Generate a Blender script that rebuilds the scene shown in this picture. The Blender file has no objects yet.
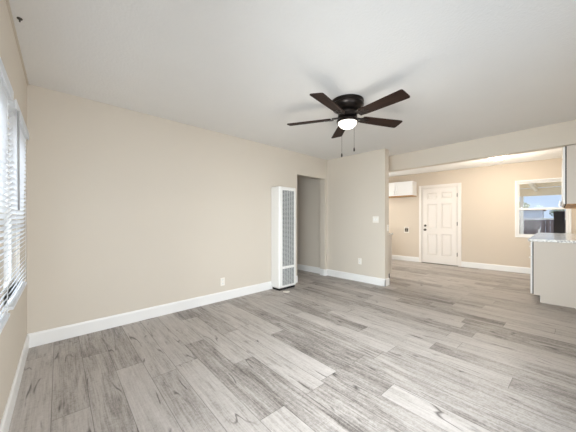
import bpy, bmesh, math, random
from mathutils import Matrix, Vector
C = bpy.context.scene.collection
PI = math.pi
R = math.radians

# ------------------------------------------------------------------ camera
sc = bpy.context.scene
FWD = R(46.1)                      # heading of the view, from +x towards +y
cam_d = bpy.data.cameras.new('camera')
cam = bpy.data.objects.new('camera', cam_d)
C.objects.link(cam)
cam.location = (0.071, -3.397, 1.19)
cam.rotation_euler = (R(90), 0, FWD - R(90))
cam_d.sensor_width = 36
cam_d.lens = 36 * 260 / 576
cam_d.shift_y = 3 / 576
cam_d.clip_start = 0.02
sc.camera = cam

# ------------------------------------------------------------------ light
sc.view_settings.view_transform = 'Standard'
sc.view_settings.look = 'None'
sc.view_settings.gamma = 1
sc.view_settings.use_curve_mapping = False
sc.view_settings.exposure = 0.36
try:
    sc.cycles.max_bounces = 12
    sc.cycles.diffuse_bounces = 8
except Exception:
    pass

world = bpy.data.worlds.new('sky')
sc.world = world
world.use_nodes = True
wn = world.node_tree.nodes
wl = world.node_tree.links
wn.clear()
w_out = wn.new('ShaderNodeOutputWorld')
w_bg = wn.new('ShaderNodeBackground')
w_tc = wn.new('ShaderNodeTexCoord')
w_sep = wn.new('ShaderNodeSeparateXYZ')
w_ramp = wn.new('ShaderNodeValToRGB')
w_ramp.color_ramp.elements[0].position = 0.0
w_ramp.color_ramp.elements[0].color = (0.62, 0.73, 0.92, 1)
w_ramp.color_ramp.elements[1].position = 0.6
w_ramp.color_ramp.elements[1].color = (0.42, 0.62, 0.95, 1)
w_bg.inputs['Strength'].default_value = 0.88
wl.new(w_tc.outputs['Generated'], w_sep.inputs[0])
wl.new(w_sep.outputs['Z'], w_ramp.inputs[0])
wl.new(w_ramp.outputs[0], w_bg.inputs['Color'])
wl.new(w_bg.outputs[0], w_out.inputs['Surface'])


def area(name, loc, rot, sx, sy, power, col, spread=180):
    d = bpy.data.lights.new(name, 'AREA')
    d.shape = 'RECTANGLE'
    d.size, d.size_y, d.energy, d.color = sx, sy, power, col
    d.spread = R(spread)
    o = bpy.data.objects.new(name, d)
    C.objects.link(o)
    o.location, o.rotation_euler = loc, rot
    return o


def lamp(name, loc, power, col, size):
    d = bpy.data.lights.new(name, 'POINT')
    d.energy, d.color, d.shadow_soft_size = power, col, size
    o = bpy.data.objects.new(name, d)
    C.objects.link(o)
    o.location = loc
    return o


# rear and left fill lights, added outside made-up windows behind the view
area('added_fill_rear', (1.5, -4.02, 1.25), (R(72), 0, 0), 2.3, 1.5, 31, (0.97, 0.98, 1.0), 110)
area('added_fill_left', (-0.55, -3.10, 1.32), (0, R(-80), R(14)), 1.25, 1.4, 60, (0.92, 0.96, 1.0), 95)
area('added_fill_kitchen', (6.45, 0.90, 1.55), (R(-62), 0, 0), 1.9, 1.2, 38, (1.0, 0.95, 0.88))  # added kitchen fill outside a made-up window out of view
area('daylight_left_blinds', (-0.95, -1.35, 2.45), (0, R(-48), R(-2.8)), 1.0, 2.0, 58, (0.98, 0.99, 1.0))
sun_d = bpy.data.lights.new('sun', 'SUN')
sun_d.energy, sun_d.angle, sun_d.color = 5.0, R(2), (1.0, 0.95, 0.86)
sun = bpy.data.objects.new('sun', sun_d)
C.objects.link(sun)
sun.rotation_euler = (R(-50), R(-4), 0)


# ------------------------------------------------------------------ materials
def srgb(r, g, b):
    f = lambda c: (c / 255 / 12.92) if c / 255 <= 0.04045 else ((c / 255 + 0.055) / 1.055) ** 2.4
    return (f(r), f(g), f(b), 1)


def mat(name, col, rough=0.5, metal=0.0, bump=0.0, bscale=60.0, var=0.0, vscale=3.0, spec=0.5):
    m = bpy.data.materials.new(name)
    m.use_nodes = True
    n, l = m.node_tree.nodes, m.node_tree.links
    p = n['Principled BSDF']
    p.inputs['Base Color'].default_value = col
    p.inputs['Roughness'].default_value = rough
    p.inputs['Metallic'].default_value = metal
    p.inputs['Specular IOR Level'].default_value = spec
    tc = n.new('ShaderNodeTexCoord')
    if var:
        t = n.new('ShaderNodeTexNoise')
        t.inputs['Scale'].default_value = vscale
        t.inputs['Detail'].default_value = 4
        l.new(tc.outputs['Object'], t.inputs['Vector'])
        mx = n.new('ShaderNodeMix')
        mx.data_type = 'RGBA'
        mx.inputs['A'].default_value = tuple(c * (1 - var) for c in col[:3]) + (1,)
        mx.inputs['B'].default_value = tuple(min(1, c * (1 + var)) for c in col[:3]) + (1,)
        l.new(t.outputs['Fac'], mx.inputs['Factor'])
        l.new(mx.outputs['Result'], p.inputs['Base Color'])
    if bump:
        t2 = n.new('ShaderNodeTexNoise')
        t2.inputs['Scale'].default_value = bscale
        t2.inputs['Detail'].default_value = 3
        l.new(tc.outputs['Object'], t2.inputs['Vector'])
        b = n.new('ShaderNodeBump')
        b.inputs['Strength'].default_value = bump
        b.inputs['Distance'].default_value = 0.004
        l.new(t2.outputs['Fac'], b.inputs['Height'])
        l.new(b.outputs['Normal'], p.inputs['Normal'])
    return m


def emit(name, col, strength):
    m = bpy.data.materials.new(name)
    m.use_nodes = True
    p = m.node_tree.nodes['Principled BSDF']
    p.inputs['Base Color'].default_value = (0.9, 0.9, 0.88, 1)
    p.inputs['Emission Color'].default_value = col
    p.inputs['Emission Strength'].default_value = strength
    return m


def glass_mat():
    m = bpy.data.materials.new('window_glass')
    m.use_nodes = True
    n, l = m.node_tree.nodes, m.node_tree.links
    n.clear()
    o = n.new('ShaderNodeOutputMaterial')
    mx = n.new('ShaderNodeMixShader')
    tr = n.new('ShaderNodeBsdfTransparent')
    gl = n.new('ShaderNodeBsdfGlossy')
    gl.inputs['Roughness'].default_value = 0.05
    tr.inputs['Color'].default_value = (0.95, 0.97, 0.97, 1)
    mx.inputs[0].default_value = 0.003
    l.new(tr.outputs[0], mx.inputs[1])
    l.new(gl.outputs[0], mx.inputs[2])
    l.new(mx.outputs[0], o.inputs['Surface'])
    return m


def floor_mat():
    m = bpy.data.materials.new('grey_plank_floor')
    m.use_nodes = True
    n, l = m.node_tree.nodes, m.node_tree.links
    p = n['Principled BSDF']

    def M(op, a, b=None, c=None):
        x = n.new('ShaderNodeMath')
        x.operation = op
        for i, v in enumerate((a, b, c)):
            if v is None:
                continue
            if isinstance(v, (int, float)):
                x.inputs[i].default_value = v
            else:
                l.new(v, x.inputs[i])
        return x.outputs[0]

    def V(a, b, c=0.0):
        x = n.new('ShaderNodeCombineXYZ')
        for i, v in enumerate((a, b, c)):
            if isinstance(v, (int, float)):
                x.inputs[i].default_value = v
            else:
                l.new(v, x.inputs[i])
        return x.outputs[0]

    def noise(vec, detail=4.0, rough=0.55, dist=0.0):
        x = n.new('ShaderNodeTexNoise')
        x.inputs['Scale'].default_value = 1
        x.inputs['Detail'].default_value = detail
        x.inputs['Roughness'].default_value = rough
        x.inputs['Distortion'].default_value = dist
        l.new(vec, x.inputs['Vector'])
        return x.outputs['Fac']

    def ramp(v, stops):
        x = n.new('ShaderNodeValToRGB')
        e = x.color_ramp.elements
        e[0].position, e[0].color = stops[0]
        e[1].position, e[1].color = stops[-1]
        for s in stops[1:-1]:
            q = e.new(s[0])
            q.color = s[1]
        l.new(v, x.inputs[0])
        return x.outputs[0]

    tc = n.new('ShaderNodeTexCoord')
    mp = n.new('ShaderNodeMapping')
    mp.inputs['Rotation'].default_value = (0, 0, R(2.5))
    l.new(tc.outputs['Object'], mp.inputs['Vector'])
    sp = n.new('ShaderNodeSeparateXYZ')
    l.new(mp.outputs[0], sp.inputs[0])
    W, L = 0.185, 1.22
    u, v = sp.outputs['X'], sp.outputs['Y']
    us = M('DIVIDE', M('ADD', u, 0.0), W)
    row = M('FLOOR', us)
    wn1 = n.new('ShaderNodeTexWhiteNoise')
    wn1.noise_dimensions = '1D'
    l.new(row, wn1.inputs['W'])
    vs = M('ADD', M('DIVIDE', v, L), M('MULTIPLY', wn1.outputs['Value'], 7.3))
    colm = M('FLOOR', vs)
    wn2 = n.new('ShaderNodeTexWhiteNoise')
    wn2.noise_dimensions = '3D'
    l.new(V(row, colm, 3.7), wn2.inputs['Vector'])
    pid = wn2.outputs['Value']
    fu = M('FRACT', us)
    fv = M('FRACT', vs)
    eu = M('MULTIPLY', M('MINIMUM', fu, M('SUBTRACT', 1.0, fu)), W)
    ev = M('MULTIPLY', M('MINIMUM', fv, M('SUBTRACT', 1.0, fv)), L)
    seam = M('MINIMUM', M('DIVIDE', M('MINIMUM', eu, ev), 0.0028), 1.0)      # 0 on a joint
    off = M('MULTIPLY', pid, 47.0)
    grain = noise(V(M('MULTIPLY', u, 70.0), M('MULTIPLY', v, 2.6), off), 5, 0.65, 0.35)
    fine = noise(V(M('MULTIPLY', u, 190.0), M('MULTIPLY', v, 9.0), off), 3, 0.6, 0.0)
    blotch = noise(V(M('MULTIPLY', u, 13.0), M('MULTIPLY', v, 1.7), off), 5, 0.6, 0.9)
    rid = noise(V(M('MULTIPLY', u, 9.0), M('MULTIPLY', v, 1.25), M('ADD', off, 9.0)), 1.5, 0.5, 0.15)
    crack = M('SUBTRACT', 1.0, M('MINIMUM', M('DIVIDE', M('ABSOLUTE', M('SUBTRACT', rid, 0.5)), 0.02), 1.0))
    cm = noise(V(M('MULTIPLY', u, 8.0), M('MULTIPLY', v, 3.6), M('ADD', off, 21.0)), 2, 0.5, 0.0)
    crack = M('MULTIPLY', crack, M('MINIMUM', M('MAXIMUM', M('MULTIPLY', M('SUBTRACT', cm, 0.52), 9.0), 0.0), 1.0))
    tone = M('ADD', M('MULTIPLY', pid, 0.17), M('MULTIPLY', blotch, 0.50))
    tone = M('ADD', tone, M('MULTIPLY', grain, 0.44))
    tone = M('ADD', tone, M('MULTIPLY', fine, 0.24))
    saw = noise(V(M('MULTIPLY', u, 55.0), M('MULTIPLY', v, 60.0), off), 3, 0.7, 0.6)
    tone = M('ADD', tone, M('MULTIPLY', saw, 0.30))
    tone = M('DIVIDE', tone, 1.65)
    base = ramp(tone, [(0.36, srgb(90, 83, 79)), (0.44, srgb(142, 135, 129)),
                       (0.51, srgb(171, 164, 158)), (0.65, srgb(196, 189, 184))])
    dk = M('MULTIPLY', M('SUBTRACT', 1.0, M('MULTIPLY', crack, 0.85)), M('ADD', 0.25, M('MULTIPLY', seam, 0.75)))
    mx = n.new('ShaderNodeMix')
    mx.data_type = 'RGBA'
    mx.inputs['A'].default_value = srgb(58, 52, 49)
    l.new(dk, mx.inputs['Factor'])
    l.new(base, mx.inputs['B'])
    l.new(mx.outputs['Result'], p.inputs['Base Color'])
    p.inputs['Roughness'].default_value = 0.42
    l.new(M('ADD', 0.36, M('MULTIPLY', grain, 0.2)), p.inputs['Roughness'])
    p.inputs['Specular IOR Level'].default_value = 0.4
    b = n.new('ShaderNodeBump')
    b.inputs['Strength'].default_value = 0.35
    b.inputs['Distance'].default_value = 0.002
    l.new(M('MULTIPLY', M('ADD', grain, M('MULTIPLY', dk, 1.0)), 0.6), b.inputs['Height'])
    l.new(b.outputs['Normal'], p.inputs['Normal'])
    return m


def granite_mat():
    m = mat('speckled_granite', srgb(215, 213, 210), 0.16)
    n, l = m.node_tree.nodes, m.node_tree.links
    p = n['Principled BSDF']
    tc = n.new('ShaderNodeTexCoord')
    vo = n.new('ShaderNodeTexVoronoi')
    vo.inputs['Scale'].default_value = 120
    t = n.new('ShaderNodeTexNoise')
    t.inputs['Scale'].default_value = 45
    t.inputs['Detail'].default_value = 5
    l.new(tc.outputs['Object'], vo.inputs['Vector'])
    l.new(tc.outputs['Object'], t.inputs['Vector'])
    mu = n.new('ShaderNodeMath')
    mu.operation = 'MULTIPLY'
    sx = n.new('ShaderNodeSeparateColor')
    l.new(vo.outputs['Color'], sx.inputs[0])
    l.new(sx.outputs[0], mu.inputs[0])
    l.new(t.outputs['Fac'], mu.inputs[1])
    r = n.new('ShaderNodeValToRGB')
    r.color_ramp.elements[0].position = 0.05
    r.color_ramp.elements[0].color = srgb(128, 127, 124)
    r.color_ramp.elements[1].position = 0.30
    r.color_ramp.elements[1].color = srgb(238, 237, 234)
    l.new(mu.outputs[0], r.inputs[0])
    l.new(r.outputs[0], p.inputs['Base Color'])
    return m


def wood_mat(name, c1, c2, scale=(30, 2, 30), rough=0.45):
    m = mat(name, c1, rough, spec=0.25)
    n, l = m.node_tree.nodes, m.node_tree.links
    p = n['Principled BSDF']
    tc = n.new('ShaderNodeTexCoord')
    mp = n.new('ShaderNodeMapping')
    mp.inputs['Scale'].default_value = scale
    t = n.new('ShaderNodeTexNoise')
    t.inputs['Scale'].default_value = 1.0
    t.inputs['Detail'].default_value = 6
    l.new(tc.outputs['Object'], mp.inputs['Vector'])
    l.new(mp.outputs[0], t.inputs['Vector'])
    r = n.new('ShaderNodeValToRGB')
    r.color_ramp.elements[0].position, r.color_ramp.elements[0].color = 0.3, c1
    r.color_ramp.elements[1].position, r.color_ramp.elements[1].color = 0.7, c2
    l.new(t.outputs['Fac'], r.inputs[0])
    l.new(r.outputs[0], p.inputs['Base Color'])
    return m


M_WALL = mat('beige_wall_paint', srgb(210, 201, 188), 0.75, bump=0.10, bscale=70, var=0.012, vscale=2)
M_WALLK = mat('warm_kitchen_wall_paint', srgb(209, 196, 180), 0.75, bump=0.10, bscale=70, var=0.012, vscale=2)
M_CEIL = mat('textured_white_ceiling', srgb(232, 231, 229), 0.85, bump=0.55, bscale=55, var=0.015, vscale=4)
M_TRIM = mat('white_trim_paint', srgb(234, 233, 231), 0.4)
M_WHITE = mat('white_enamel', srgb(236, 235, 232), 0.35)
M_DOOR = mat('white_door_paint', srgb(232, 226, 220), 0.4)
M_CAB = mat('white_cabinet_paint', srgb(233, 232, 231), 0.35)
M_PANEL = mat('greige_end_panel', srgb(204, 195, 184), 0.5)
M_FLOOR = floor_mat()
M_GRAN = granite_mat()
M_GLASS = glass_mat()
M_WAND = mat('grey_wand', srgb(150, 150, 150), 0.4)
M_BLACK = mat('black_base_and_gap_shade', srgb(22, 21, 20), 0.7)
M_DARKIN = mat('dark_heater_inside', srgb(74, 76, 76), 0.7)
M_GRILLE = mat('light_grey_grille', srgb(188, 190, 189), 0.45)
M_BRONZE = mat('dark_bronze', srgb(44, 38, 35), 0.32, metal=0.75)
M_BLADE = wood_mat('dark_walnut_blade', srgb(30, 18, 13), srgb(52, 32, 23), (3, 45, 30), 0.65)
M_BOWL = emit('lit_frosted_bowl', (1.0, 0.90, 0.74, 1), 1.3)
M_KLIGHT = emit('lit_kitchen_lamp', (1.0, 0.88, 0.70, 1), 9.0)
M_CHROME = mat('brushed_nickel', srgb(214, 212, 208), 0.3, metal=0.9)
M_DKMETAL = mat('dark_nickel', srgb(92, 86, 80), 0.35, metal=0.8)
M_PLATE = mat('ivory_plate', srgb(236, 231, 222), 0.4)
M_SLOT = mat('dark_slots', srgb(96, 88, 78), 0.6)
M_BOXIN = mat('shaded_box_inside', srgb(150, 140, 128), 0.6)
M_BLIND = mat('white_vinyl_blind', srgb(240, 240, 240), 0.4)
_n, _l = M_BLIND.node_tree.nodes, M_BLIND.node_tree.links
_t = _n.new('ShaderNodeBsdfTranslucent')
_t.inputs['Color'].default_value = (0.9, 0.92, 0.95, 1)
_m = _n.new('ShaderNodeMixShader')
_m.inputs[0].default_value = 0.5
_l.new(_n['Principled BSDF'].outputs[0], _m.inputs[1])
_l.new(_t.outputs[0], _m.inputs[2])
_l.new(_m.outputs[0], _n['Material Output'].inputs['Surface'])
M_VINYL = mat('white_vinyl_frame', srgb(236, 234, 230), 0.35)
M_OAK = wood_mat('tan_wood_underside', srgb(158, 118, 76), srgb(192, 152, 106), (3, 40, 30), 0.5)
M_CONC = mat('patio_concrete', srgb(196, 192, 186), 0.85, var=0.08, vscale=2)
M_PATIO = mat('cream_patio_paint', srgb(242, 228, 204), 0.6, var=0.04, vscale=5)
M_FENCE = wood_mat('weathered_brown_fence', srgb(92, 80, 80), srgb(132, 118, 116), (12, 12, 1.5), 0.8)
M_DARKWOOD = wood_mat('dark_gate_wood', srgb(38, 34, 33), srgb(66, 58, 54), (14, 14, 2), 0.7)
M_SHED = mat('pale_grey_siding', srgb(186, 190, 202), 0.7, var=0.05, vscale=6)
M_STUCCO = mat('pinkish_stucco', srgb(208, 190, 180), 0.8, var=0.05, vscale=6)
M_BROWN = mat('brown_roof_edge', srgb(112, 84, 66), 0.7, var=0.1, vscale=8)
M_LEAF = mat('green_foliage', srgb(96, 110, 62), 0.7, var=0.35, vscale=9)
M_LEAFY = mat('yellow_green_foliage', srgb(176, 168, 96), 0.7, var=0.3, vscale=9)
M_BARK = mat('bark', srgb(92, 74, 60), 0.85, var=0.2, vscale=12)


# ------------------------------------------------------------------ mesh helpers
class MB:
    """Collects shapes, then builds them as one mesh object."""

    def __init__(self):
        self.bm = bmesh.new()

    def box(self, x0, x1, y0, y1, z0, z1, M=None):
        v = [self.bm.verts.new(c) for c in ((x0, y0, z0), (x1, y0, z0), (x1, y1, z0), (x0, y1, z0),
                                            (x0, y0, z1), (x1, y0, z1), (x1, y1, z1), (x0, y1, z1))]
        for f in ((0, 3, 2, 1), (4, 5, 6, 7), (0, 1, 5, 4), (1, 2, 6, 5), (2, 3, 7, 6), (3, 0, 4, 7)):
            self.bm.faces.new([v[i] for i in f])
        if M is not None:
            for q in v:
                q.co = M @ q.co
        return self

    def prism(self, pts, y0, y1, M=None):
        """Outline in (x, z) pulled along y."""
        a = [self.bm.verts.new((p[0], y0, p[1])) for p in pts]
        b = [self.bm.verts.new((p[0], y1, p[1])) for p in pts]
        n = len(pts)
        self.bm.faces.new(a)
        self.bm.faces.new(b[::-1])
        for i in range(n):
            self.bm.faces.new([a[i], b[i], b[(i + 1) % n], a[(i + 1) % n]])
        if M is not None:
            for q in a + b:
                q.co = M @ q.co
        return self

    def lathe(self, prof, seg=32, M=None):
        """Profile [(r, z)...] turned about z."""
        rings = []
        for r, z in prof:
            if r < 1e-6:
                rings.append([self.bm.verts.new((0, 0, z))])
            else:
                rings.append([self.bm.verts.new((r * math.cos(2 * PI * i / seg), r * math.sin(2 * PI * i / seg), z)) for i in range(seg)])
        for a, b in zip(rings, rings[1:]):
            for i in range(seg):
                j = (i + 1) % seg
                if len(a) == 1 and len(b) == 1:
                    continue
                if len(a) == 1:
                    self.bm.faces.new([a[0], b[i], b[j]])
                elif len(b) == 1:
                    self.bm.faces.new([a[i], a[j], b[0]])
                else:
                    self.bm.faces.new([a[i], a[j], b[j], b[i]])
        if M is not None:
            for rg in rings:
                for q in rg:
                    q.co = M @ q.co
        return self

    def tube(self, p, q, r, seg=10, r2=None):
        p, q = Vector(p), Vector(q)
        d = q - p
        Mx = Matrix.Translation(p) @ d.to_track_quat('Z', 'Y').to_matrix().to_4x4()
        r2 = r if r2 is None else r2
        return self.lathe([(0, 0), (r, 0), (r2, d.length), (0, d.length)], seg, Mx)

    def build(self, name, m, parent=None, loc=None, rz=0.0, bevel=0.0, smooth=False, seg=2):
        bmesh.ops.recalc_face_normals(self.bm, faces=self.bm.faces)
        me = bpy.data.meshes.new(name)
        self.bm.to_mesh(me)
        self.bm.free()
        me.materials.append(m)
        o = bpy.data.objects.new(name, me)
        C.objects.link(o)
        if parent is not None:
            o.parent = parent
        if loc is not None:
            o.location = loc
        o.rotation_euler[2] = rz
        if smooth:
            for f in me.polygons:
                f.use_smooth = True
            md = o.modifiers.new('split', 'EDGE_SPLIT')
            md.split_angle = R(38)
        if bevel:
            b = o.modifiers.new('bevel', 'BEVEL')
            b.width, b.segments, b.limit_method = bevel, seg, 'ANGLE'
        return o


def box(*a):
    return MB().box(*a)


def tag(o, label, cat, group=None, kind=None):
    if label:
        o['label'] = label
    if cat:
        o['category'] = cat
    if group:
        o['group'] = group
    if kind:
        o['kind'] = kind
    return o


def empty(name, loc=(0, 0, 0), rz=0.0):
    o = bpy.data.objects.new(name, None)
    C.objects.link(o)
    o.location = loc
    o.rotation_euler[2] = rz
    o.empty_display_size = 0.1
    return o


def thing(name, label, cat, loc=(0, 0, 0), rz=0.0, group=None):
    return tag(empty(name, loc, rz), label, cat, group)


def struct(o, label=None):
    return tag(o, label, None, kind='structure')


def copy_tree(o, parent=None):
    c = o.copy()
    C.objects.link(c)
    c.parent = parent
    for ch in [x for x in bpy.data.objects if x.parent == o]:
        copy_tree(ch, c)
    return c


def holed(length0, length1, y0, y1, height, holes):
    """A wall along x with rectangular holes (x0, x1, z0, z1), cut into boxes."""
    b = MB()
    xs = sorted({length0, length1, *[h[0] for h in holes], *[h[1] for h in holes]})
    for xa, xb in zip(xs, xs[1:]):
        cuts = sorted((h[2], h[3]) for h in holes if h[0] <= xa + 1e-6 and h[1] >= xb - 1e-6)
        z = 0.0
        for za, zb in cuts:
            if za > z + 1e-6:
                b.box(xa, xb, y0, y1, z, za)
            z = zb
        if z < height - 1e-6:
            b.box(xa, xb, y0, y1, z, height)
    bmesh.ops.remove_doubles(b.bm, verts=b.bm.verts, dist=1e-5)
    return b


H = 2.44
LEFT_RZ = R(-92.8)                                   # along the left wall, coming back from the far corner
FAR_LOC, FAR_RZ = (7.639, 0.005, 0), R(-87.44)       # along the kitchen's far wall
SOF_LOC, SOF_RZ = (5.113, -1.033, 0), R(-93.66)      # along the dropped header
REAR_Y = -3.76

# ------------------------------------------------------------------ setting
struct(box(-0.5, 7.95, -4.0, 2.6, -0.1, 0).build('floor', M_FLOOR), 'grey wood-look plank floor')
struct(box(-0.5, 7.95, -4.0, 2.6, H, H + 0.12).build('ceiling', M_CEIL), 'white textured ceiling')

struct(holed(-0.12, 4.495, 0, 0.12, H, [(3.58, 4.41, 0, 2.03)]).build('wall_front', M_WALL), 'long beige wall')
LW = [(0.56, 1.30, 0.71, 1.81), (1.46, 2.22, 0.71, 1.81), (2.45, 3.72, 0.62, 1.90)]
struct(holed(-0.1, 4.0, -0.14, 0, H, LW).build('wall_left', M_WALL, None, (0, 0, 0), LEFT_RZ), 'beige wall with two blinds')
struct(box(4.495, 4.64, -1.274, 2.4, 0, H).build('wall_partition', M_WALL), 'short beige wall between living room and kitchen')
struct(holed(-0.75, 3.95, 0, 0.14, H, [(0.80, 1.66, 0, 2.045), (2.765, 3.56, 0.815, 2.01)])
       .build('wall_far', M_WALLK, None, FAR_LOC, FAR_RZ), 'warm beige kitchen wall')
struct(holed(-0.4, 7.95, REAR_Y - 0.14, REAR_Y, H, [(0.3, 2.7, 0.45, 2.05)]).build('wall_rear', M_WALL))
struct(holed(4.64, 7.9, 0.62, 0.76, H, [(5.5, 7.4, 0.95, 2.15)]).build('wall_kitchen', M_WALLK))
struct(box(-1.62, 2.75, 0, 0.14, 2.14, H).build('wall_header', M_WALL, None, SOF_LOC, SOF_RZ), 'beige header over the kitchen opening')
struct(box(3.30, 3.42, 0.12, 2.4, 0, H).build('wall_hall_left', M_WALL))
struct(box(3.30, 4.64, 2.4, 2.52, 0, H).build('wall_hall_end', M_WALL))


def base_prof(t, h):
    return [(0, 0), (t, 0), (t, h - 0.018), (t * 0.72, h - 0.006), (t * 0.4, h), (0, h)]


def baseboard(name, x0, x1, loc, rz, side=1, h=0.13, t=0.014):
    """Along local x, on the face y = 0; side picks the way it sticks out."""
    b = MB()
    pr = base_prof(t, h)
    a = [b.bm.verts.new((x0, side * p[0], p[1])) for p in pr]
    c = [b.bm.verts.new((x1, side * p[0], p[1])) for p in pr]
    b.bm.faces.new(a)
    b.bm.faces.new(c[::-1])
    n = len(pr)
    for i in range(n):
        b.bm.faces.new([a[i], c[i], c[(i + 1) % n], a[(i + 1) % n]])
    return struct(b.build(name, M_TRIM, None, loc, rz))


baseboard('baseboard_front', 0.0, 3.58, (0, 0, 0), 0, -1)
baseboard('baseboard_front_stub', 4.41, 4.495, (0, 0, 0), 0, -1)
baseboard('baseboard_left', 0.0, 3.75, (0, 0, 0), LEFT_RZ, 1)
baseboard('baseboard_partition', 0.0, 1.288, (4.495, 0, 0), R(-90), -1)
baseboard('baseboard_partition_end', -0.014, 0.145, (4.495, -1.274, 0), 0, -1)
baseboard('baseboard_hall', -2.4, -0.12, (4.495, 0, 0), R(-90), -1)
baseboard('baseboard_jamb', -0.12, 0.0, (4.41, 0, 0), R(-90), -1)
baseboard('baseboard_far_left', -0.62, 0.735, FAR_LOC, FAR_RZ, -1)
baseboard('baseboard_far_right', 1.725, 3.75, FAR_LOC, FAR_RZ, -1)

# ceiling edge strip along the left wall
struct(box(0.0, 3.9, 0, 0.012, H - 0.016, H - 0.002).build('trim_1', M_WALL, None, (0, 0, 0), LEFT_RZ))

# ------------------------------------------------------------------ windows
def vinyl_window(name, x0, x1, z0, z1, y0, y1, loc, rz, sash_y, rail=None):
    """Frame, sashes and panes in a wall hole; y0..y1 is the frame's depth."""
    t = 0.022
    root = empty(name, loc, rz)
    struct(root, 'white vinyl window')
    b = MB()
    b.box(x0, x0 + t, y0, y1, z0, z1).box(x1 - t, x1, y0, y1, z0, z1)
    b.box(x0 + t, x1 - t, y0, y1, z0, z0 + t).box(x0 + t, x1 - t, y0, y1, z1 - t, z1)
    b.build('window_frame', M_VINYL, root, bevel=0.004)
    zr = rail if rail else (z0 + z1) / 2
    for za, zb, dy in ((z0 + t, zr, 0.0), (zr, z1 - t, 0.022)):
        s = 0.021
        sb = MB()
        xa, xb = x0 + t, x1 - t
        ya, yb = sash_y + dy - 0.011, sash_y + dy + 0.011
        sb.box(xa, xa + s, ya, yb, za, zb).box(xb - s, xb, ya, yb, za, zb)
        sb.box(xa + s, xb - s, ya, yb, za, za + s).box(xa + s, xb - s, ya, yb, zb - s, zb)
        so = sb.build('sash', M_VINYL, root, bevel=0.003)
        box(xa + s, xb - s, sash_y + dy - 0.003, sash_y + dy + 0.003, za + s, zb - s).build('pane', M_GLASS, so)
    return root


for i, (a, b_, z0, z1) in enumerate(LW):  # the third is unseen, added to let the left fill light in
    w = vinyl_window('window_%d' % ((1, 2, 5)[i]), a, b_, z0, z1, -0.12, -0.04, (0, 0, 0), LEFT_RZ, -0.09)  # window_5 is the unseen one, added for the left fill light
    box(a - 0.03, b_ + 0.03, -0.04, 0.022, z0 - 0.022, z0).build('window_sill', M_TRIM, w, bevel=0.004)
kw = vinyl_window('window_3', 2.765, 3.56, 0.815, 2.01, 0.02, 0.10, FAR_LOC, FAR_RZ, 0.05, rail=1.41)
tb = MB()
tb.box(2.735, 2.765, -0.014, 0.02, 0.785, 2.04).box(3.56, 3.59, -0.014, 0.02, 0.785, 2.04)
tb.box(2.765, 3.56, -0.014, 0.02, 2.01, 2.04).box(2.765, 3.56, -0.022, 0.02, 0.785, 0.815)
tb.build('casing', M_TRIM, kw, bevel=0.004)
rw = vinyl_window('window_4', 0.3, 2.7, 0.45, 2.05, REAR_Y - 0.12, REAR_Y - 0.04, (0, 0, 0), 0, REAR_Y - 0.09, rail=1.9)  # unseen window, added to let the rear fill light in

vinyl_window('window_6', 5.5, 7.4, 0.95, 2.15, 0.64, 0.72, (0, 0, 0), 0, 0.68)  # unseen window, added to let the kitchen fill light in

# ------------------------------------------------------------------ far door
d = empty('door_1', FAR_LOC, FAR_RZ)
struct(d, 'white six-panel door')
fb = MB()
fb.box(0.735, 0.805, -0.018, 0.0, 0, 2.10).box(1.655, 1.725, -0.018, 0.0, 0, 2.10).box(0.805, 1.655, -0.018, 0.0, 2.03, 2.10)
fb.box(0.805, 0.832, 0.0, 0.12, 0, 2.03).box(1.631, 1.655, 0.0, 0.12, 0, 2.03).box(0.832, 1.631, 0.0, 0.12, 2.008, 2.03)
fb.build('door_frame', M_DOOR, d, bevel=0.005)
X0, X1 = 0.836, 1.627
slab = MB()
st, mid = 0.105, 0.085
xm = (X0 + X1) / 2
cols = ((X0 + st, xm - mid / 2), (xm + mid / 2, X1 - st))
rows = ((0.22, 0.80), (0.93, 1.60), (1.72, 1.90))
holes = [(a, b_, za, zb) for a, b_ in cols for za, zb in rows]
hb = holed(X0, X1, -0.004, 0.02, 2.004, holes)
hb.box(X0, X1, 0.02, 0.044, 0.008, 2.004)
for a, b_, za, zb in holes:                       # raised fields inside the recesses
    v = [hb.bm.verts.new(c) for c in ((a + 0.012, 0.0195, za + 0.012), (b_ - 0.012, 0.0195, za + 0.012), (b_ - 0.012, 0.0195, zb - 0.012), (a + 0.012, 0.0195, zb - 0.012),
                                      (a + 0.04, 0.004, za + 0.04), (b_ - 0.04, 0.004, za + 0.04), (b_ - 0.04, 0.004, zb - 0.04), (a + 0.04, 0.004, zb - 0.04))]
    for f in ((4, 5, 6, 7), (0, 1, 5, 4), (1, 2, 6, 5), (2, 3, 7, 6), (3, 0, 4, 7)):
        hb.bm.faces.new([v[k] for k in f])
door_panel = hb.build('door_panel', M_DOOR, d)
RX = Matrix.Rotation(R(90), 4, 'X')               # turned shapes pointing into the room (-y)
kb = MB().lathe([(0, 0.0), (0.032, 0.0), (0.032, 0.008), (0.012, 0.014), (0.012, 0.035), (0.026, 0.045), (0.029, 0.058), (0.022, 0.068), (0, 0.071)], 20,
                Matrix.Translation((0.893, -0.004, 0.90)) @ RX)
tag(kb.build('door_knob', M_DKMETAL, d, smooth=True), 'dark metal door knob', None)
kb = MB().lathe([(0, 0.0), (0.031, 0.0), (0.029, 0.014), (0.02, 0.018), (0, 0.019)], 20, Matrix.Translation((0.893, -0.004, 1.01)) @ RX)
tag(kb.build('deadbolt', M_DKMETAL, d, smooth=True), 'dark metal deadbolt', None)
for z in (0.24, 1.02, 1.75):
    box(1.622, 1.640, -0.003, 0.006, z, z + 0.095).tube((1.631, -0.006, z), (1.631, -0.006, z + 0.095), 0.006, 8).build('hinge', M_DKMETAL, d)
box(0.80, 1.66, -0.02, 0.12, 0.0, 0.012).build('threshold', M_DKMETAL, d)

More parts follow.
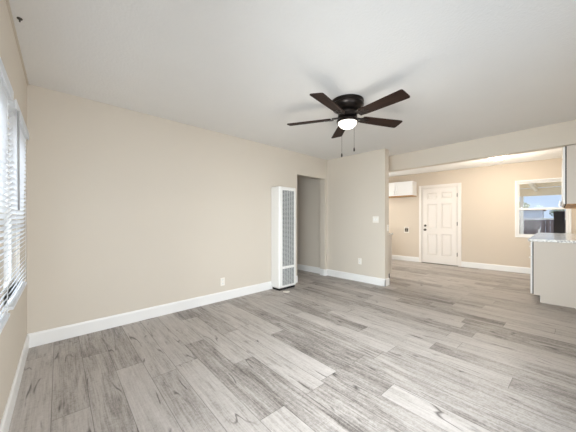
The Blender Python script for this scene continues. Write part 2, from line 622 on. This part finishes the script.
# ------------------------------------------------------------------ ceiling fan
FX, FY = 2.445, -1.842
fan = thing('ceiling_fan', 'dark bronze five-blade ceiling fan with lit frosted bowl, flush on the white ceiling', 'ceiling fan', (FX, FY, H))
MB().lathe([(0, 0), (0.168, 0), (0.170, -0.014), (0.163, -0.022), (0.163, -0.034), (0.168, -0.040), (0.166, -0.062), (0.150, -0.086),
            (0.118, -0.104), (0.09, -0.110), (0, -0.110)], 48).build('canopy', M_BRONZE, fan, smooth=True)
MB().lathe([(0, -0.108), (0.082, -0.108), (0.078, -0.135), (0.098, -0.140), (0.102, -0.168), (0.075, -0.176), (0.058, -0.180), (0.055, -0.190),
            (0.075, -0.196), (0, -0.196)], 40).build('motor', M_BRONZE, fan, smooth=True)
lk = MB().lathe([(0, -0.194), (0.07, -0.194), (0.095, -0.196), (0.110, -0.200), (0.114, -0.210), (0.113, -0.222), (0.106, -0.227), (0.100, -0.224), (0, -0.215)], 40).build('light_fitter', M_BRONZE, fan, smooth=True)
bp = [(0.0985, -0.218)] + [(0.0985 * math.cos(a), -0.222 - 0.070 * math.sin(a)) for a in [R(5 + 8.5 * k) for k in range(11)]]
bp[-1] = (0, bp[-1][1])
tag(MB().lathe(bp, 40).build('light_bowl', M_BOWL, fan, smooth=True), 'lit frosted glass bowl', None)
PITCH = Matrix.Rotation(R(-12), 4, 'X')
lamp('fan_lamp_light', (FX, FY, H - 0.42), 2.5, (1.0, 0.92, 0.80), 0.09)
blade0 = None
blade_list = []
for k in range(5):
    az = R(-26.5 + 72 * k)
    if blade0 is None:
        b = MB()
        pts = [(0.175, -0.048), (0.20, -0.054), (0.45, -0.064), (0.644, -0.070), (0.657, -0.065), (0.662, -0.052), (0.662, 0.052), (0.657, 0.065),
               (0.644, 0.070), (0.45, 0.064), (0.20, 0.054), (0.175, 0.048)]
        lo = [b.bm.verts.new(PITCH @ Vector((x, y, -0.0045))) for x, y in pts]
        hi = [b.bm.verts.new(PITCH @ Vector((x, y, 0.0045))) for x, y in pts]
        b.bm.faces.new(lo)
        b.bm.faces.new(hi[::-1])
        for i in range(len(pts)):
            j = (i + 1) % len(pts)
            b.bm.faces.new([lo[i], hi[i], hi[j], lo[j]])
        bl = b.build('blade', M_BLADE, fan, (0, 0, -0.172))
        ib = MB()
        # an arm that forks over the blade's root, under the blade
        ib.box(0.085, 0.165, -0.016, 0.016, 0.000, 0.010)
        ib.box(0.150, 0.200, -0.040, 0.040, -0.012, -0.0046, PITCH)
        for s in (-1, 0, 1):
            ib.box(0.19, 0.245 if s else 0.27, s * 0.028 - 0.010, s * 0.028 + 0.010, -0.010, -0.0046, PITCH)
        ib.build('blade_iron', M_BRONZE, bl, bevel=0.002)
        blade0 = bl
        blade_list.append(bl)
    else:
        bl = copy_tree(blade0, fan)
        blade_list.append(bl)
    bl.rotation_euler = (0, 0, az)
# the pull chains hang from the fitter on the camera's side
dv = Vector((math.cos(FWD), math.sin(FWD), 0))
rv = Vector((math.sin(FWD), -math.cos(FWD), 0))
for (a, c, zb) in ((-0.072, -0.06, 1.848), (0.060, -0.045, 1.912)):
    p = rv * a + dv * c
    ch = MB().tube((p.x, p.y, -0.222), (p.x, p.y, zb - H + 0.02), 0.0014, 6).build('pull_chain', M_BRONZE, fan)
    MB().lathe([(0, 0.028), (0.004, 0.026), (0.008, 0.012), (0.0085, -0.004), (0.005, -0.014), (0, -0.016)], 14,
               Matrix.Translation((p.x, p.y, zb - H))).build('chain_knob', M_BRONZE, ch, smooth=True)

# ------------------------------------------------------------------ wall furnace
fz = thing('wall_furnace', 'tall white gas wall heater with grey grille, left of the hall opening', 'heater', (2.93, 0, 0))
FW, FD, FH = 0.405, 0.225, 1.735
cb = MB()
cb.box(0, FW, -FD + 0.012, 0, 0.035, FH)
cb.build('cabinet', M_WHITE, fz, bevel=0.022, seg=3)
fr = MB()
yf0, yf1 = -FD - 0.004, -FD + 0.016
fr.box(0.028, 0.066, yf0, yf1, 0.06, 1.715).box(FW - 0.066, FW - 0.028, yf0, yf1, 0.06, 1.715)
fr.box(0.066, FW - 0.066, yf0, yf1, 1.672, 1.715).box(0.066, FW - 0.066, yf0, yf1, 0.06, 0.082).box(0.066, FW - 0.066, yf0, yf1, 0.36, 0.40)
fr.build('front_frame', M_WHITE, fz, bevel=0.004)
box(0.066, FW - 0.066, -FD + 0.006, -FD + 0.0125, 0.082, 0.36).box(0.066, FW - 0.066, -FD + 0.006, -FD + 0.0125, 0.40, 1.672).build('grille_backing', M_DARKIN, fz)


def grille(z0, z1, pitch):
    g = MB()
    z = z0 + 0.008
    while z < z1 - 0.006:
        g.box(0.066, FW - 0.066, -FD - 0.0015, -FD + 0.0055, z, z + pitch * 0.5)
        z += pitch
    for i in range(1, 5):
        x = 0.066 + (FW - 0.132) * i / 5
        g.box(x - 0.004, x + 0.004, -FD - 0.0035, -FD + 0.0055, z0, z1)
    return g


grille(0.40, 1.672, 0.0215).build('grille', M_GRILLE, fz)
grille(0.082, 0.36, 0.0215).build('lower_grille', M_GRILLE, fz)
box(0.13, 0.30, -FD - 0.016, -FD - 0.004, 0.372, 0.388).build('handle', M_WHITE, fz, bevel=0.004)
tag(box(0.03, FW - 0.02, -FD + 0.03, -0.01, 0.0, 0.036).build('base', M_BLACK, fz), 'black base', None)
o = MB().lathe([(0, 0.0), (0.055, 0.0), (0.055, 0.003), (0.048, 0.006), (0, 0.006)], 28).build('floor_disc', M_PLATE, None, (3.0, -0.315, 0.0), smooth=True)  # thin pale disc lying on the floor
tag(o, 'small flat pale disc on the floor just in front of the wall heater', 'floor cap')


# ------------------------------------------------------------------ plates on the walls
def outlet(label, loc, rz, switch=False, w=0.072, h=0.116, name=None):
    """Sits on a wall whose room side is local -y."""
    t = thing(name or ('light_switch' if switch else 'wall_outlet'), label, 'switch' if switch else 'outlet', loc, rz, None if switch else 'wall outlets')
    box(-w / 2, w / 2, -0.006, 0.0, -h / 2, h / 2).build('plate', M_PLATE, t, bevel=0.003)
    if switch:
        for x in ((-0.023, 0.023) if w > 0.1 else (0,)):
            box(x - 0.012, x + 0.012, -0.0075, -0.005, -0.022, 0.022).build('switch_surround', M_WHITE, t)
            box(x - 0.005, x + 0.005, -0.017, -0.005, -0.002, 0.011).build('toggle', M_WHITE, t, bevel=0.001)
    else:
        for z in (-0.026, 0.026):
            rcp = MB().lathe([(0.0165, 0), (0.0165, 0.003), (0, 0.003)], 18, Matrix.Translation((0, -0.005, z)) @ RX).build('receptacle', M_WHITE, t)
            box(-0.008, -0.0055, -0.009, -0.0076, z - 0.002, z + 0.008).box(0.0055, 0.008, -0.009, -0.0076, z - 0.002, z + 0.008).build('slot', M_SLOT, rcp)
    return t


outlet('white duplex outlet low on the long beige wall, left of the heater', (2.012, 0, 0.275), 0)
outlet('white double light switch at shoulder height on the short partition wall', (4.495, -1.098, 1.18), R(-90), True, 0.115)
outlet('white duplex outlet low on the short partition wall below the switch', (4.495, -0.778, 0.385), R(-90))
outlet('outlet on the narrow end face of the partition wall', (4.60, -1.274, 1.03), 0)

wb = thing('laundry_box', 'recessed laundry hookup box with dark valves, left of the white panelled door', 'hookup box', FAR_LOC, FAR_RZ)
bb = MB()
bb.box(0.335, 0.352, -0.008, 0, 0.80, 0.965).box(0.452, 0.47, -0.008, 0, 0.80, 0.965).box(0.352, 0.452, -0.008, 0, 0.80, 0.82).box(0.352, 0.452, -0.008, 0, 0.945, 0.965)
bb.build('box_frame', M_PLATE, wb)
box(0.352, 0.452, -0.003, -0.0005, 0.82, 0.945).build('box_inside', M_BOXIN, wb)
for x in (0.377, 0.43):
    MB().tube((x, -0.003, 0.895), (x, -0.03, 0.895), 0.013, 10).tube((x, -0.018, 0.895), (x, -0.018, 0.85), 0.008, 8).build('valve', M_BLACK, wb)

hk = MB().lathe([(0, 0), (0.014, 0), (0.012, -0.006), (0.004, -0.010), (0.004, -0.022), (0, -0.024)], 14).build('ceiling_hook', M_DKMETAL, None, (-0.01, -1.07, H), smooth=True)
tag(hk, 'tiny dark hook in the ceiling near the left wall', 'hook')


# ------------------------------------------------------------------ kitchen cabinets
def shaker_door(name, x0, x1, z0, z1, yface, parent, th=0.02, pull=None):
    """A shaker door whose front is at y = yface - th (room side -y)."""
    b = MB()
    r = 0.055
    ya, yb = yface - th, yface
    b.box(x0, x0 + r, ya, yb, z0, z1).box(x1 - r, x1, ya, yb, z0, z1)
    b.box(x0 + r, x1 - r, ya, yb, z0, z0 + r).box(x0 + r, x1 - r, ya, yb, z1 - r, z1)
    b.box(x0 + r, x1 - r, ya + 0.009, yb, z0 + r, z1 - r)
    o_ = b.build(name, M_CAB, parent, bevel=0.0015)
    if pull:
        x, z, vert = pull
        p, q = ((x, ya - 0.028, z - 0.05), (x, ya - 0.028, z + 0.05)) if vert else ((x - 0.05, ya - 0.028, z), (x + 0.05, ya - 0.028, z))
        h_ = MB().tube(p, q, 0.006, 8)
        for e in (p, q):
            h_.tube(e, (e[0], ya, e[2]), 0.005, 8)
        h_.build('handle', M_CHROME, o_, smooth=True)
    return o_


# wall cabinet over the laundry hookups (room side is local -y)
lc = thing('wall_cabinet', 'small white wall cabinet above the laundry hookup box, left of the door', 'cabinet', FAR_LOC, FAR_RZ)
box(-0.25, 0.672, -0.32, 0, 1.835, 2.222).build('cabinet_body', M_CAB, lc)
box(-0.25, 0.672, -0.335, -0.004, 1.812, 1.835).build('bottom_panel', M_OAK, lc)
shaker_door('cabinet_door', -0.245, 0.208, 1.84, 2.215, -0.32, lc, pull=(0.165, 1.92, True))
shaker_door('cabinet_door', 0.214, 0.668, 1.84, 2.215, -0.32, lc, pull=(0.258, 1.92, True))

# base cabinets behind the partition, fronts towards the far wall
bc = thing('base_cabinet', 'base cabinet end showing behind the partition wall', 'cabinet', (4.662, -1.055, 0))
box(0, 0.578, 0, 1.66, 0.10, 0.87).build('cabinet_body', M_PANEL, bc)
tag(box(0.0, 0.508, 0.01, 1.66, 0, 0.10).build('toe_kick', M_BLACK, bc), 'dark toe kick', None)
for i in range(3):
    dd = shaker_door('cabinet_door', 0.005 + 0.553 * i, 0.545 + 0.553 * i, 0.11, 0.86, 0, bc)
    dd.matrix_local = Matrix.Translation((0.578, 0, 0)) @ Matrix.Rotation(R(90), 4, 'Z')
ct = box(0, 0.61, -0.02, 1.66, 0.87, 0.905).build('countertop', M_GRAN, None, (4.662, -1.055, 0), bevel=0.004)
tag(ct, 'end of the granite countertop behind the partition wall', 'countertop')

# base cabinet run on the right: end panel towards the living room, fronts towards +y
RB = (5.235, -3.15, 0)
rb = thing('base_cabinet', 'white base cabinet run with plain greige end panel under the granite countertop', 'cabinet', RB)
box(0.018, 2.50, -0.605, 0, 0.10, 0.865).build('cabinet_body', M_CAB, rb)
tag(box(0.018, 2.50, -0.595, -0.07, 0, 0.10).build('toe_kick', M_CAB, rb), None, None)
ep = MB()
prof = [(-0.605, 0), (-0.075, 0), (-0.075, 0.10), (0.0, 0.10), (0.0, 0.865), (-0.605, 0.865)]
ep.prism(prof, 0, 0.018, Matrix(((0, 1, 0, 0), (1, 0, 0, 0), (0, 0, 1, 0), (0, 0, 0, 1))))
tag(ep.build('end_panel', M_PANEL, rb), 'plain greige end panel', None)
tag(box(0.002, 2.49, 0.0, 0.012, 0.105, 0.86).build('painted_gap_shade', M_BLACK, rb), 'black strip painted as the shade behind the doors', None)  # black strip stands in for shade between doors and end panel
FL = Matrix.Rotation(R(180), 4, 'Z')
for i in range(4):
    xa = -0.002 + i * 0.62
    for z0, z1, pull in ((0.11, 0.66, (-(xa + 0.30), 0.60, False)), (0.67, 0.855, (-(xa + 0.30), 0.765, False))):
        dd = shaker_door('cabinet_door' if z0 < 0.5 else 'drawer_front', -(xa + 0.61), -xa, z0, z1, -0.012, rb, pull=pull)
        dd.matrix_local = FL
ct = box(-0.035, 2.50, -0.605, 0.06, 0.866, 0.902).build('countertop', M_GRAN, None, RB, bevel=0.004)
tag(ct, 'grey speckled granite countertop on the right under the kitchen window', 'countertop')

# wall cabinets on the right, doors towards +y
UC = (4.955, -3.472, 0)
uc = thing('wall_cabinet', 'tall wall cabinet hanging at the right edge above the granite countertop', 'cabinet', UC)
box(0.018, 1.90, -0.286, 0, 1.395, 2.125).build('cabinet_body', M_CAB, uc)
tag(box(0.0, 0.018, -0.286, 0, 1.385, 2.13).build('end_panel', M_PANEL, uc), 'plain greige end panel', None)
tag(box(0.018, 1.90, -0.286, 0, 1.372, 1.395).build('bottom_panel', M_OAK, uc), 'tan wood underside', None)
tag(box(0.002, 1.90, 0.0, 0.012, 1.385, 2.125).build('painted_gap_shade', M_BLACK, uc), 'black strip painted as the shade behind the doors', None)  # shade of the upper door gap, put in as a black strip
for i in range(4):
    xa = -0.002 + i * 0.474
    dd = shaker_door('cabinet_door', -(xa + 0.468), -xa, 1.385, 2.12, -0.012, uc, pull=(-(xa + 0.06), 1.412, False))
    dd.matrix_local = FL

# flush ceiling lamp of the kitchen
kl = thing('ceiling_light', 'round flush ceiling light glowing beyond the kitchen header', 'ceiling light', (6.60, -2.578, H))
MB().lathe([(0, 0), (0.165, 0), (0.165, -0.022), (0, -0.022)], 36).build('base', M_WHITE, kl, smooth=True)
kp = [(0.155, -0.022)] + [(0.155 * math.cos(a), -0.026 - 0.065 * math.sin(a)) for a in [R(9 * k) for k in range(11)]]
kp[-1] = (0, kp[-1][1])
MB().lathe(kp, 36).build('diffuser', M_KLIGHT, kl, smooth=True)
lamp('kitchen_lamp_light', (6.60, -2.578, H - 0.55), 24, (1.0, 0.90, 0.76), 0.14)


# ------------------------------------------------------------------ blinds on the left wall
def blind(label, x0, x1, wand):
    t = thing('window_blind', label, 'blind', (0, 0, 0), LEFT_RZ, 'blinds on the left wall windows')
    zt, zb = 1.845, 0.70
    box(x0, x1, 0.004, 0.044, zt - 0.045, zt).build('headrail', M_BLIND, t, bevel=0.003)
    box(x0 - 0.004, x1 + 0.004, 0.044, 0.052, zt - 0.048, zt + 0.004).build('valance', M_BLIND, t, bevel=0.003)
    s = MB()
    n = 36
    for i in range(n):
        z = zt - 0.075 - (zt - zb - 0.10) * i / (n - 1)
        Mx = Matrix.Translation((0, 0.026, z)) @ Matrix.Rotation(R(50), 4, 'X')
        s.box(x0 + 0.004, x1 - 0.004, -0.0145, 0.0145, -0.0008, 0.0008, Mx)
    s.build('slats', M_BLIND, t)
    box(x0 + 0.002, x1 - 0.002, 0.014, 0.040, zb - 0.008, zb + 0.010).build('bottom_rail', M_BLIND, t, bevel=0.003)
    for x in (x0 + 0.12, x1 - 0.12):
        MB().tube((x, 0.042, zb), (x, 0.042, zt - 0.05), 0.0012, 5).build('ladder_cord', M_BLIND, t)
    if wand:
        tag(MB().tube((wand, 0.056, zt - 0.05), (wand, 0.058, 1.24), 0.0045, 8).build('tilt_wand', M_WAND, t), 'thin grey tilt wand', None)
    return t


blind('white slatted blind with a grey wand, nearer the room corner', 0.575, 1.325, 1.30)
blind('white slatted blind at the left edge of the view, farther from the corner', 1.445, 2.24, None)

struct(box(-9, -0.55, -12, 6, -0.25, -0.12).build('ground_left', M_CONC), 'concrete')
# ------------------------------------------------------------------ outside the kitchen window
struct(box(7.95, 26, -14, 6, -0.25, -0.12).build('ground', M_CONC), 'concrete patio')
pc = thing('patio_cover', 'cream timber patio cover seen through the upper window sash', 'patio cover', (8.0, -3.0, 0))
box(0, 6.2, -2.2, 2.6, 2.52, 2.56).build('roof', M_PATIO, pc)
for i in range(8):
    box(0.3 + i * 0.8, 0.38 + i * 0.8, -2.2, 2.6, 2.40, 2.52).build('rafter', M_PATIO, pc)
for y in (-1.6, 0.2, 2.0):
    box(0, 6.2, y - 0.05, y + 0.05, 2.26, 2.40).build('beam', M_PATIO, pc)
box(6.1, 6.24, -2.2, 2.6, 2.10, 2.40).build('fascia', M_PATIO, pc)
for y in (-1.75, 0.62, 2.3):
    box(6.12, 6.22, y - 0.05, y + 0.05, -0.12, 2.26).build('post', M_VINYL, pc)

fe = thing('fence', 'weathered brown board fence behind the patio, below eye level', 'fence', (16.5, -3.0, -0.12))
fb = MB()
for i in range(60):
    y = -4.5 + i * 0.15
    fb.box(0, 0.02, y, y + 0.144, 0, 1.27 + 0.006 * ((i * 7) % 3))
fb.build('boards', M_FENCE, fe)
box(0.02, 0.06, -4.5, 4.5, 0.3, 0.39).build('fence_rail', M_FENCE, fe)
box(0.02, 0.06, -4.5, 4.5, 1.0, 1.09).build('fence_rail', M_FENCE, fe)

rl = thing('railing', 'white metal railing standing on the patio in front of the fence', 'railing', (13.0, -3.0, -0.12))
box(-0.03, 0.03, -1.02, 1.0, 1.29, 1.335).build('top_rail', M_VINYL, rl)
for y in (-0.98, 0.08, 0.55):
    box(-0.025, 0.025, y - 0.025, y + 0.025, 0, 1.29 if y != 0.08 else 0.95).build('railing_post', M_VINYL, rl)
gp = thing('gate_post', 'dark wooden gate board standing right of the white railing', 'gate', (12.6, -3.42, -0.12))
box(-0.04, 0.04, -0.13, 0.13, 0, 1.57).build('board', M_DARKWOOD, gp, bevel=0.006)
for z in (0.4, 1.2):
    box(0.04, 0.07, -0.13, 0.13, z, z + 0.1).build('batten', M_DARKWOOD, gp)

sh = thing('shed', 'pale grey neighbouring shed beyond the fence', 'shed', (19.5, -1.6, -0.12))
box(0, 2.4, -1.2, 2.6, 0, 1.78).build('shed_wall', M_SHED, sh)
box(-0.12, 2.5, -1.3, 2.7, 1.78, 1.90).build('shed_roof', M_BROWN, sh)
s2 = thing('neighbour_house', 'low pinkish stucco building with a brown eave beyond the fence', 'building', (20.5, -5.0, -0.12))
box(0, 3, -3.0, 1.6, 0, 1.75).build('house_wall', M_STUCCO, s2)
box(-0.2, 3.2, -1.2, 1.0, 1.75, 1.9).build('eave', M_BROWN, s2)
box(-0.02, 0.0, -0.55, -0.25, 1.30, 1.5).build('vent', M_BROWN, s2)


def tree(label, loc, h, cr, leaf, seed):
    rnd = random.Random(seed)
    t = thing('tree', label, 'tree', loc, 0.0, 'trees beyond the kitchen window')
    MB().tube((0, 0, 0), (0, 0, h * 0.75), 0.11, 10, 0.05).tube((0, 0, h * 0.5), (0.3 * cr, 0.5 * cr, h * 0.85), 0.05, 8, 0.02)\
        .tube((0, 0, h * 0.5), (-0.2 * cr, -0.5 * cr, h * 0.85), 0.05, 8, 0.02).build('trunk', M_BARK, t)
    b = MB()
    for i in range(900):
        v = Vector((rnd.gauss(0, 1), rnd.gauss(0, 1), rnd.gauss(0, 1))).normalized() * cr * rnd.random() ** 0.4
        p = Vector((0, 0, h * 0.8)) + Vector((v.x, v.y, v.z * 0.75))
        Mx = Matrix.Translation(p) @ Matrix.Rotation(rnd.random() * 6.28, 4, 'Z') @ Matrix.Rotation(rnd.random() * 3.14, 4, 'X')
        s = cr * 0.09
        vs = [b.bm.verts.new(Mx @ Vector(c)) for c in ((-s, 0, 0), (0, -s * 0.45, 0.01), (s, 0, 0), (0, s * 0.45, 0.01))]
        b.bm.faces.new(vs)
    b.build('foliage', leaf, t)
    return t


tree('yellow-green tree left of the window view, beyond the shed', (25.0, -1.3, -0.12), 2.6, 0.75, M_LEAFY, 3)
tree('small dark green tree in the middle of the window view', (25.5, -3.4, -0.12), 2.2, 0.45, M_LEAF, 5)
